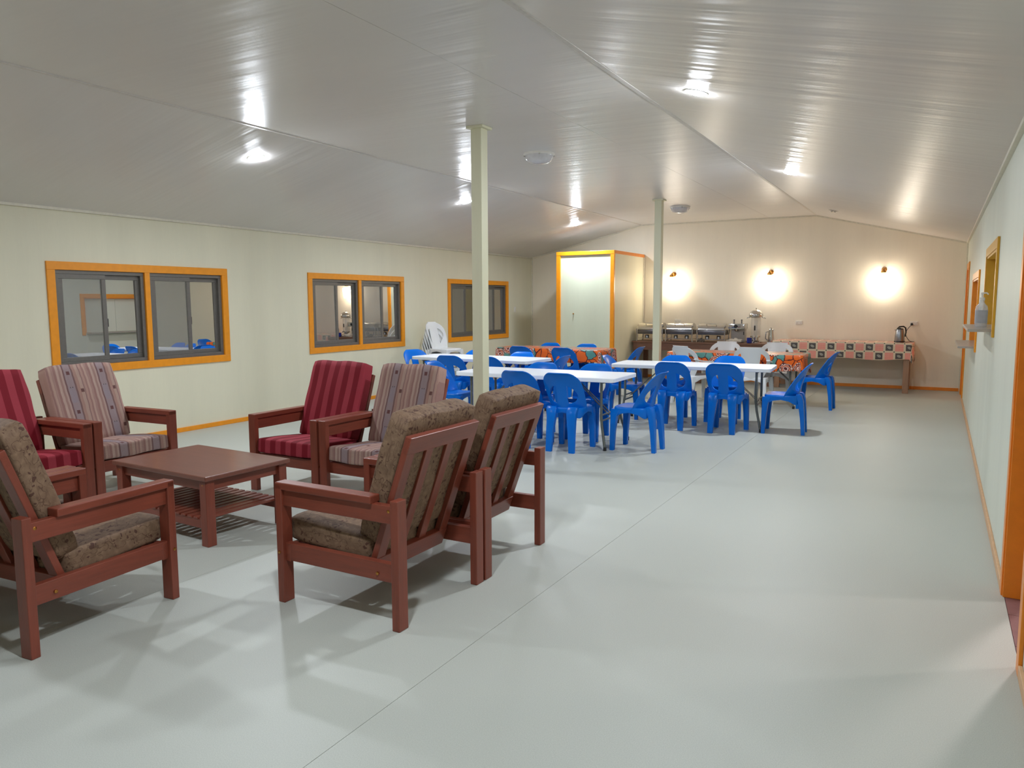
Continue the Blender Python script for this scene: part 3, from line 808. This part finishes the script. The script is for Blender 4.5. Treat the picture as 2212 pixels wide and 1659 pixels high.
for x, y, a, l in (
    (-3.37, 7.21, N_+.02, 'blue chair backing onto us at the front white table, second from the pillar'),
    (-3.89, 7.24, N_-.03, 'blue chair with its back to us just beside the near pillar, behind a brown cushion'),
    (-2.73, 7.53, W_-.02, 'blue chair seen side-on at the open end of the front white table'),
    (-4.11, 7.80, S_, 'blue chair pushed in across the front white table, nearer the pillar'),
    (-3.46, 7.90, S_, 'blue chair pushed in across the front white table, nearer its open end'),
    (-5.17, 7.66, E_+.1, 'blue chair at the front table end behind a beige armchair'),
    (-5.88, 8.84, N_+.12, 'blue chair backing onto us at the window side table, clear of the pillar'),
    (-5.28, 8.90, N_, 'blue chair behind the near pillar with its back to us'),
    (-6.10, 9.50, S_, 'blue chair across the window side white table, half behind the pillar'),
    (-5.28, 9.42, S_, 'blue chair across the window side white table, clear of the pillar'),
    (-6.82, 9.32, E_-.35, 'shiny blue chair at the window end of a white table, under the second window'),
    (-4.67, 9.27, W_, 'blue chair side-on at the inner end of the window side table'),
    (-6.03, 11.18, N_, 'blue chair backing onto us at the flowered table by the cupboard, window half'),
    (-5.23, 11.14, N_, 'blue chair backing onto us at the flowered table by the cupboard, middle half'),
    (-6.00, 11.79, S_, 'blue chair top showing behind the cupboard side flowered cloth, window half'),
    (-5.29, 11.77, S_, 'blue chair top showing behind the cupboard side flowered cloth, pillar half'),
    (-4.45, 11.67, W_, 'blue chair side-on between the flowered table and the far pillar'),
    (-2.80, 9.09, N_+.02, 'blue chair backing onto us at the open side white table, by the pillar'),
    (-2.17, 9.10, N_-.03, 'blue chair with its back to us at the open side white table, showing both cutouts'),
    (-1.56, 9.34, W_+.05, 'blue chair seen side-on at the open end of the second white table, flowers showing through'),
    (-3.05, 9.68, S_, 'blue chair top across the open side white table, in front of a white chair'),
    (-2.39, 9.88, S_, 'blue chair top across the open side white table, before the flowered cloth'),
    (-3.66, 9.60, E_+.1, 'blue chair at the inner end of the open side white table'),
    (-1.52, 11.68, W_-.05, 'blue chair seen side-on at the end of the flowered table by the checked cloth')):
    place(BC, used, x, y, a, l, GB)
WCH = white_chair(True); used = [False]
GW = 'white resin armchairs around the flowered table'
for x, y, a, l in (
    (-3.24, 11.40, R(-30), 'white armchair turned aside at the flowered table near the pillar'),
    (-2.37, 11.50, R(2), 'white armchair with its lattice back to us before the flowered cloth'),
    (-3.06, 12.42, S_, 'white armchair behind the flowered table, below the chafing dishes'),
    (-2.24, 12.43, S_+.06, 'white armchair behind the flowered table, beside the checked cloth')):
    place(WCH, used, x, y, a, l, GW)
WST = white_chair(False); used = [False]
for k, l in enumerate(('white chair at the bottom of the stack by the windows', 'white chair second up in the stack by the windows', 'white chair in the middle of the stack by the windows',
                       'white chair second from the top of the stack by the windows', 'white chair on top of the stack by the windows')):
    place(WST, used, -7.47+k*.022, 10.72, R(-97), l, 'stacked white chairs against the window wall', z=k*.082)

# ================================================================ FOLDING TABLES
def folding_table(loc, rz, label, L=1.93, Wd=.77, H=.765, mat='tabletop'):
    t = thing('folding_table', label, 'table', (*loc, 0), rz, 'white folding tables')
    m = MB(); rings = []
    for f, z in ((-.012, H-.046), (0, H-.042), (0, H-.006), (-.006, H)):
        rr = []
        for cx, cy, a0 in ((1, 1, 0), (-1, 1, 90), (-1, -1, 180), (1, -1, 270)):
            for k in range(6):
                a = R(a0+k*18); r = .06
                rr.append((cx*(L/2-r)+(r+f)*math.cos(a), cy*(Wd/2-r)+(r+f)*math.sin(a), z))
        rings.append(rr)
    m.loft(rings).obj('tabletop', M[mat], t, 30)
    for sx in (-1, 1):
        xt = sx*(L/2-.17)
        for sy in (-1, 1):
            m = MB().tube([(xt, sy*(Wd/2-.10), H-.046), (xt, sy*(Wd/2-.10), .36), (xt+sx*.015, sy*(Wd/2-.085), .25), (xt+sx*.07, sy*(Wd/2-.03), .02)], .0145, 10)
            o = m.obj('leg', M['grey_steel'], t, 50)
            MB().lathe([(.018, 0), (.018, .035), (.015, .04)], 10).obj('foot', M['black'], o, 50, (xt+sx*.072, sy*(Wd/2-.028), 0))
        for z in (.30, .36): MB().tube([(xt, -Wd/2+.10, z), (xt, Wd/2-.10, z)], .010, 8).obj('crossbar', M['grey_steel'], t, 50)
        MB().tube([(xt, -Wd/2+.10, H-.06), (xt, Wd/2-.10, H-.06)], .012, 8).obj('crossbar', M['grey_steel'], t, 50)
        for sy in (-1, 1):
            MB().beam((xt, sy*.04, .33), (xt-sx*.42, sy*.02, H-.05), .022, .008, .001).obj('brace', M['grey_steel'], t)
    MB().box((-L/2+.2, -.02, H-.062), (L/2-.2, .02, H-.046)).obj('centre_rail', M['grey_steel'], t)
    return t
folding_table((-3.86, 7.59), R(1.6), 'white folding table in front, reaching from the near pillar to the side-on blue chair')
folding_table((-2.69, 9.43), R(4), 'white folding table on the open floor side, before the flowered cloth', 1.96, .69)
folding_table((-5.775, 9.29), R(-2), 'white folding table on the window side behind the near pillar', 2.0, .72)
folding_table((-5.70, 11.60), R(0), 'folding table under the flowered cloth in front of the cupboard', 1.93, .70)
folding_table((-2.67, 11.78), R(0), 'folding table under the flowered cloth near the far pillar', 1.98, .74)
def cloth(name, loc, rz, L, Wd, H, drop, mat, label, group=None, wave=.012, flare=.10, off=(0, 0), sag=None):
    r = .05; base = []; NRM = []
    def seg(p, q, nrm, n):
        for k in range(n):
            f = k/n; base.append((p[0]+(q[0]-p[0])*f, p[1]+(q[1]-p[1])*f)); NRM.append(nrm)
    hx, hy = L/2, Wd/2; corners = []
    seg((-hx+r, -hy), (hx-r, -hy), (0, -1), 44)
    def arc(cx, cy, a0):
        for k in range(8):
            a = R(a0+k*90/8); base.append((cx+r*math.cos(a), cy+r*math.sin(a))); NRM.append((math.cos(a), math.sin(a)))
    arc(hx-r, -hy+r, -90); seg((hx, -hy+r), (hx, hy-r), (1, 0), 18); arc(hx-r, hy-r, 0); seg((hx-r, hy), (-hx+r, hy), (0, 1), 44); arc(-hx+r, hy-r, 90)
    seg((-hx, hy-r), (-hx, -hy+r), (-1, 0), 18); arc(-hx+r, -hy+r, 180)
    n = len(base); verts = []; uvs = []
    steps = [0, .012, .05, .10, .16, .22, drop] if drop > .23 else [0, .012, .05, .10, .15, drop]
    for t in steps:
        for i in range(n):
            (x, y), (nx, ny) = base[i], NRM[i]
            cn = abs(nx*ny)*2
            wv = wave*(t/drop)*(math.sin(i*.55)+.6*math.sin(i*.23+1)) + flare*t*(.12+cn*.9)
            zz = H - t + (.006 if t == 0 else 0)
            if t == steps[-1]: zz += .012*math.sin(i*.31+.7) - .06*cn
            if t == 0: px, py = x-nx*.006, y-ny*.006
            else: px, py = x+nx*(.004+wv), y+ny*(.004+wv)
            verts.append((px, py, zz)); uvs.append((x+nx*t+off[0], y+ny*t+off[1]))
    faces = [tuple(range(n))]
    for k in range(len(steps)-1):
        for i in range(n):
            j = (i+1) % n; faces.append((k*n+i, (k+1)*n+i, (k+1)*n+j, k*n+j))
    me = bpy.data.meshes.new(name); me.from_pydata(verts, [], faces); me.materials.append(M[mat])
    ul = me.uv_layers.new(name='uv')
    for lp in me.loops: ul.data[lp.index].uv = uvs[lp.vertex_index]
    for p in me.polygons: p.use_smooth = len(p.vertices) == 4
    me.set_sharp_from_angle(angle=R(50))
    o = link(name, me, None, (*loc, 0), (0, 0, rz)); o['label'] = label; o['category'] = 'tablecloth'
    if group: o['group'] = group
    solid(o, .003, 1)
    return o
GC = 'orange flowered tablecloths'
cloth('tablecloth', (-5.70, 11.60), 0, 1.95, .72, .765+.006, .20, 'print', 'orange flowered tablecloth on the table by the cupboard', GC, off=(.3, .1))
cloth('tablecloth', (-2.67, 11.78), 0, 2.0, .76, .765+.006, .23, 'print', 'orange flowered tablecloth on the table ringed by white armchairs', GC, off=(2.15, .42))

# ================================================================ BUFFET TABLES
bt = thing('buffet_table', 'long brown timber table carrying the chafing dishes along the back wall', 'table', (0, 0, 0))
tx0, tx1, ty0, ty1, tz = -5.29, -2.63, 14.2, 14.95, .785
MB().box((tx0, ty0, tz-.03), (tx1, ty1, tz), .004).obj('tabletop', M['brownx'], bt)
MB().box((tx0+.03, ty0+.02, tz-.17), (tx1-.03, ty0+.045, tz-.03), .003).obj('apron', M['brownx'], bt)
MB().box((tx0+.03, ty1-.045, tz-.17), (tx1-.03, ty1-.02, tz-.03), .003).obj('apron', M['brownx'], bt)
for x in (tx0+.03, tx1-.055): MB().box((x, ty0+.04, tz-.17), (x+.025, ty1-.04, tz-.03), .003).obj('apron', M['browny'], bt)
for x in (tx0+.06, tx1-.06, (tx0+tx1)/2):
    for y in (ty0+.075, ty1-.075): MB().box((x-.045, y-.03, 0), (x+.045, y+.03, tz-.03), .004).obj('leg', M['brownz'], bt)
t2 = thing('serving_table', 'timber table under the pink checked cloth along the back wall', 'table', (0, 0, 0))
sx0, sx1, sz = -2.60, -.36, .835
MB().box((sx0, ty0, sz-.03), (sx1, ty1, sz), .004).obj('tabletop', M['brownx'], t2)
for y in (ty0+.02, ty1-.045): MB().box((sx0+.03, y, sz-.15), (sx1-.03, y+.025, sz-.03), .003).obj('apron', M['brownx'], t2)
for x in (sx0+.08, sx1-.085):
    for y in (ty0+.06, ty1-.06): MB().box((x-.045, y-.03, 0), (x+.045, y+.03, sz-.03), .004).obj('leg', M['pale_leg'], t2)
cloth('checked_tablecloth', ((sx0+sx1)/2, (ty0+ty1)/2), 0, sx1-sx0+.02, ty1-ty0+.016, sz+.004, .275, 'check', 'pink and grey checked tablecloth with leaf squares by the back wall', None, .004, .03, off=((sx1-sx0+.02)/2, (ty1-ty0+.016)/2+.142*4))

# ---------------------------------------------------------------- chafing dishes
def chafing(x, label, proto=[None]):
    if proto[0]: return dup(proto[0], (x, 14.52, tz), 0, label)
    t = thing('chafing_dish', label, 'chafing dish', (x, 14.52, tz), 0, 'steel chafing dishes on the brown table'); proto[0] = t
    w, d = .265, .17
    for sx in (-1, 1):
        for sy in (-1, 1):
            MB().tube([(sx*w, sy*d, 0), (sx*(w-.012), sy*(d-.006), .10), (sx*(w+.004), sy*(d+.004), .20), (sx*(w+.004), sy*(d+.004), .235)], [.014, .011, .013, .015], 8).obj('leg', M['steel'], t, 50)
    MB().box((-w+.02, -d+.02, .045), (w-.02, d-.02, .055), .002).obj('burner_shelf', M['steel'], t)
    for s in (-1, 1):
        MB().lathe([(.04, .055), (.04, .105), (.032, .115), (.02, .112)], 16).obj('fuel_burner', M['steel_d'], t, 40, (s*.11, 0, 0))
    MB().box((-w+.01, -d+.012, .135), (w-.01, d-.012, .225), .012).obj('water_pan', M['pan'], t, 40)
    MB().box((-w-.012, -d-.012, .222), (w+.012, d+.012, .24), .005).obj('rim', M['steel'], t, 40)
    # roll top: a quarter-round lid turning on two end pivots
    prof = [(-d+.005, .242)] + [(-math.cos(R(a))*(d-.005), .242+math.sin(R(a))*.115) for a in range(15, 181, 15)]
    MB().prism(prof, -w+.02, w-.02, 'x').obj('roll_lid', M['steel'], t, 35)
    for s in (-1, 1):
        MB().lathe([(.036, 0), (.036, .014), (.016, .016), (.016, .022)], 18).obj('pivot', M['steel'], t, 40, (s*(w-.02), -.10, .30), (0, s*PI/2, 0))
    MB().tube([(-.09, -.12, .32), (-.09, -.165, .345), (.09, -.165, .345), (.09, -.12, .32)], .008, 8).obj('handle', M['steel'], t, 50)
    return t
chafing(-4.975, 'steel roll-top chafing dish partly behind the far pillar')
chafing(-4.385, 'steel roll-top chafing dish in the middle of the three')
chafing(-3.765, 'steel roll-top chafing dish next to the coffee machine')
# ---------------------------------------------------------------- coffee machine
cm = thing('coffee_machine', 'chrome boxy coffee machine with dark round dial beside the juice dispenser', 'appliance', (-3.305, 14.55, tz))
MB().box((-.14, -.14, 0), (.14, .14, .03), .006).obj('base', M['steel_d'], cm)
MB().box((-.13, .0, .03), (.13, .14, .25), .008).obj('body', M['acrylic'], cm)
MB().box((-.15, -.14, .25), (.15, .14, .355), .012).obj('brew_head', M['steel'], cm, 40)
MB().lathe([(.034, 0), (.034, .016), (.026, .024)], 20).obj('dial', M['black'], cm, 40, (-.01, -.138, .305), (R(90), 0, 0))
for s in (-1, 1):
    MB().lathe([(.014, 0), (.012, .05), (.016, .055), (.016, .075)], 10).obj('post', M['steel_d'], cm, 50, (s*.07-.005, 0, .355))
    MB().box((s*.105-.022, -.146, .275), (s*.105+.022, -.139, .33), .002).obj('badge', M['acrylic'], cm)
MB().lathe([(.045, 0), (.035, -.03), (.02, -.045)], 14).obj('spout', M['steel'], cm, 40, (-.01, -.07, .25))
MB().box((.10, -.005, .14), (.115, .002, .20), .002).obj('switch', M['black'], cm)
# ---------------------------------------------------------------- juice dispenser
jd = thing('juice_dispenser', 'clear juice dispenser with chrome dome lid on the brown table', 'dispenser', (-2.985, 14.58, tz))
MB().lathe([(.13, 0), (.13, .02), (.10, .035), (.06, .045), (.06, .10)], 24).obj('base', M['steel'], jd, 40)
MB().lathe([(.088, .10), (.088, .475)], 24, cap=False).obj('tank', M['tank'], jd, 60)
MB().lathe([(.03, .10), (.03, .47)], 14, cap=False).obj('ice_tube', M['tank'], jd, 60)
MB().lathe([(.096, .10), (.096, .125), (.088, .13)], 24).obj('lower_band', M['steel'], jd, 40)
MB().lathe([(.112, .47), (.128, .485), (.124, .53), (.098, .58), (.05, .61), (.015, .617)], 24).obj('dome_lid', M['steel'], jd, 60)
MB().lathe([(.008, .612), (.008, .63), (.013, .638), (.008, .65), (.001, .653)], 10).obj('finial', M['steel'], jd, 60)
for s in (-1, 1): MB().tube([(s*.115, 0, .47), (s*.165, 0, .462), (s*.17, 0, .445)], .009, 8).obj('handle', M['steel'], jd, 50)
MB().tube([(0, -.09, .13), (0, -.14, .135), (0, -.15, .10)], .013, 8).obj('tap', M['steel'], jd, 50)
MB().box((-.012, -.10, .23), (.012, -.088, .32), .003).obj('tap_lever', M['black'], jd)
# ---------------------------------------------------------------- thermos, mug, cloths
tp = thing('coffee_pot', 'tall polished steel coffee pot at the end of the brown table', 'pot', (-2.70, 14.55, tz))
MB().lathe([(.058, 0), (.06, .01), (.052, .12), (.040, .235), (.040, .245)], 20).obj('body', M['steel'], tp, 40)
MB().lathe([(.041, .245), (.036, .262), (.014, .27), (.012, .285), (.001, .29)], 16).obj('lid', M['steel'], tp, 50)
MB().tube([(-.045, -.02, .21), (-.085, -.035, .20), (-.09, -.035, .08), (-.055, -.02, .05)], .009, 8).obj('handle', M['steel_d'], tp, 50)
MB().tube([(.038, .0, .225), (.062, .0, .245)], [.014, .008], 8).obj('spout', M['steel'], tp, 50)
mg = thing('mug', 'cobalt blue mug on the front edge of the brown table', 'mug', (-3.03, 14.27, tz))
MB().lathe([(.034, 0), (.046, .008), (.048, .10), (.044, .102), (.042, .015), (.001, .012)], 20).obj('cup', M['mugblue'], mg, 40)
MB().tube([(.046, 0, .082), (.074, 0, .08), (.078, 0, .04), (.046, 0, .025)], .007, 8).obj('handle', M['whitep'], mg, 50)
def crumple(name, loc, sx, sy, h, mat, label, cat, seed):
    rnd = random.Random(seed); b = bmesh.new(); bmesh.ops.create_icosphere(b, subdivisions=3, radius=1)
    ph = [rnd.uniform(0, 6) for _ in range(6)]
    for v in b.verts:
        p = v.co; k = 1+.22*math.sin(p.x*5+ph[0])*math.sin(p.y*6+ph[1])+.16*math.sin(p.z*9+p.x*7+ph[2])+rnd.uniform(-.07, .07)
        v.co = Vector((p.x*sx*k, p.y*sy*k, max(0, (p.z*.6+.4)*h*k)))
    m = MB(); m.bm.free(); m.bm = b
    o = m.obj(name, M[mat], None, None, loc); o['label'] = label; o['category'] = cat; return o
crumple('folded_napkin', (-3.31, 14.31, tz), .13, .07, .075, 'paper', 'crumpled cream cloth in front of the coffee machine', 'cloth', 5)
crumple('plastic_bag', (-3.93, 14.29, tz), .07, .05, .07, 'bag', 'clear crumpled plastic bag before a chafing dish', 'bag', 8)
# ---------------------------------------------------------------- kettle and cord
kt = thing('electric_kettle', 'steel electric kettle with black base on the checked cloth', 'kettle', (-.575, 14.5, sz+.008), R(20))
MB().lathe([(.085, 0), (.085, .022), (.08, .03)], 24).obj('power_base', M['black'], kt, 40)
MB().lathe([(.078, .03), (.08, .04), (.076, .12), (.064, .20), (.056, .225)], 24).obj('body', M['steel_d'], kt, 40)
MB().lathe([(.057, .225), (.05, .24), (.012, .246), (.01, .256), (.001, .258)], 18).obj('lid', M['black'], kt, 50)
MB().tube([(-.045, 0, .235), (-.01, 0, .272), (.055, 0, .275), (.088, 0, .25), (.098, 0, .18), (.085, 0, .10)], [.010, .012, .013, .013, .012, .010], 8).obj('handle', M['black'], kt, 50)
MB().tube([(-.05, 0, .20), (-.082, 0, .222)], [.02, .010], 8).obj('spout', M['steel'], kt, 50)
cd = thing('kettle_cable', 'black kettle cable hanging from the outlet to the checked cloth', 'cable', (0, 0, 0))
MB().lathe([(.022, 0), (.022, .03), (.012, .045)], 14).obj('plug', M['black'], cd, 40, (-.415, YB-.013, 1.145), (R(90), 0, 0))
pts = []
for k in range(15):
    f = k/14; pts.append((-.415-.10*math.sin(f*PI*.85)+.03*f, YB-.05-.12*f, 1.14-.285*f))
pts += [(-.40, 14.78, sz+.016), (-.36, 14.7, sz+.016), (-.42, 14.6, sz+.016), (-.488, 14.53, sz+.018)]
MB().tube(pts, .005, 6).obj('cable', M['black'], cd, 60)

# ---------------------------------------------------------------- sanitiser bottle on the near hatch shelf
sb = thing('pump_bottle', 'clear pump bottle with grey label on the hatch shelf', 'bottle', (XR-.062, 7.55, H1[2]))
m = MB(); rings = []
for f, z in ((.9, 0), (1, .012), (1, .15), (.9, .175), (.5, .195), (.36, .21), (.36, .225)):
    rings.append([(x*f, y*f, z) for x, y in rrect(.046, .04, 28, .6)])
m.loft(rings).obj('body', M['frost'], sb, 50)
m = MB(); m.loft([[(x, y, z) for x, y in rrect(.047, .041, 28, .6)] for z in (.03, .14)], False).obj('label_band', M['label'], sb, 60)
MB().lathe([(.02, .222), (.02, .245), (.008, .25), (.008, .275), (.013, .278), (.013, .29)], 14).obj('pump', M['whitep'], sb, 50)
MB().tube([(0, 0, .284), (.03, -.012, .285), (.042, -.016, .272)], .006, 8).obj('nozzle', M['whitep'], sb, 50)
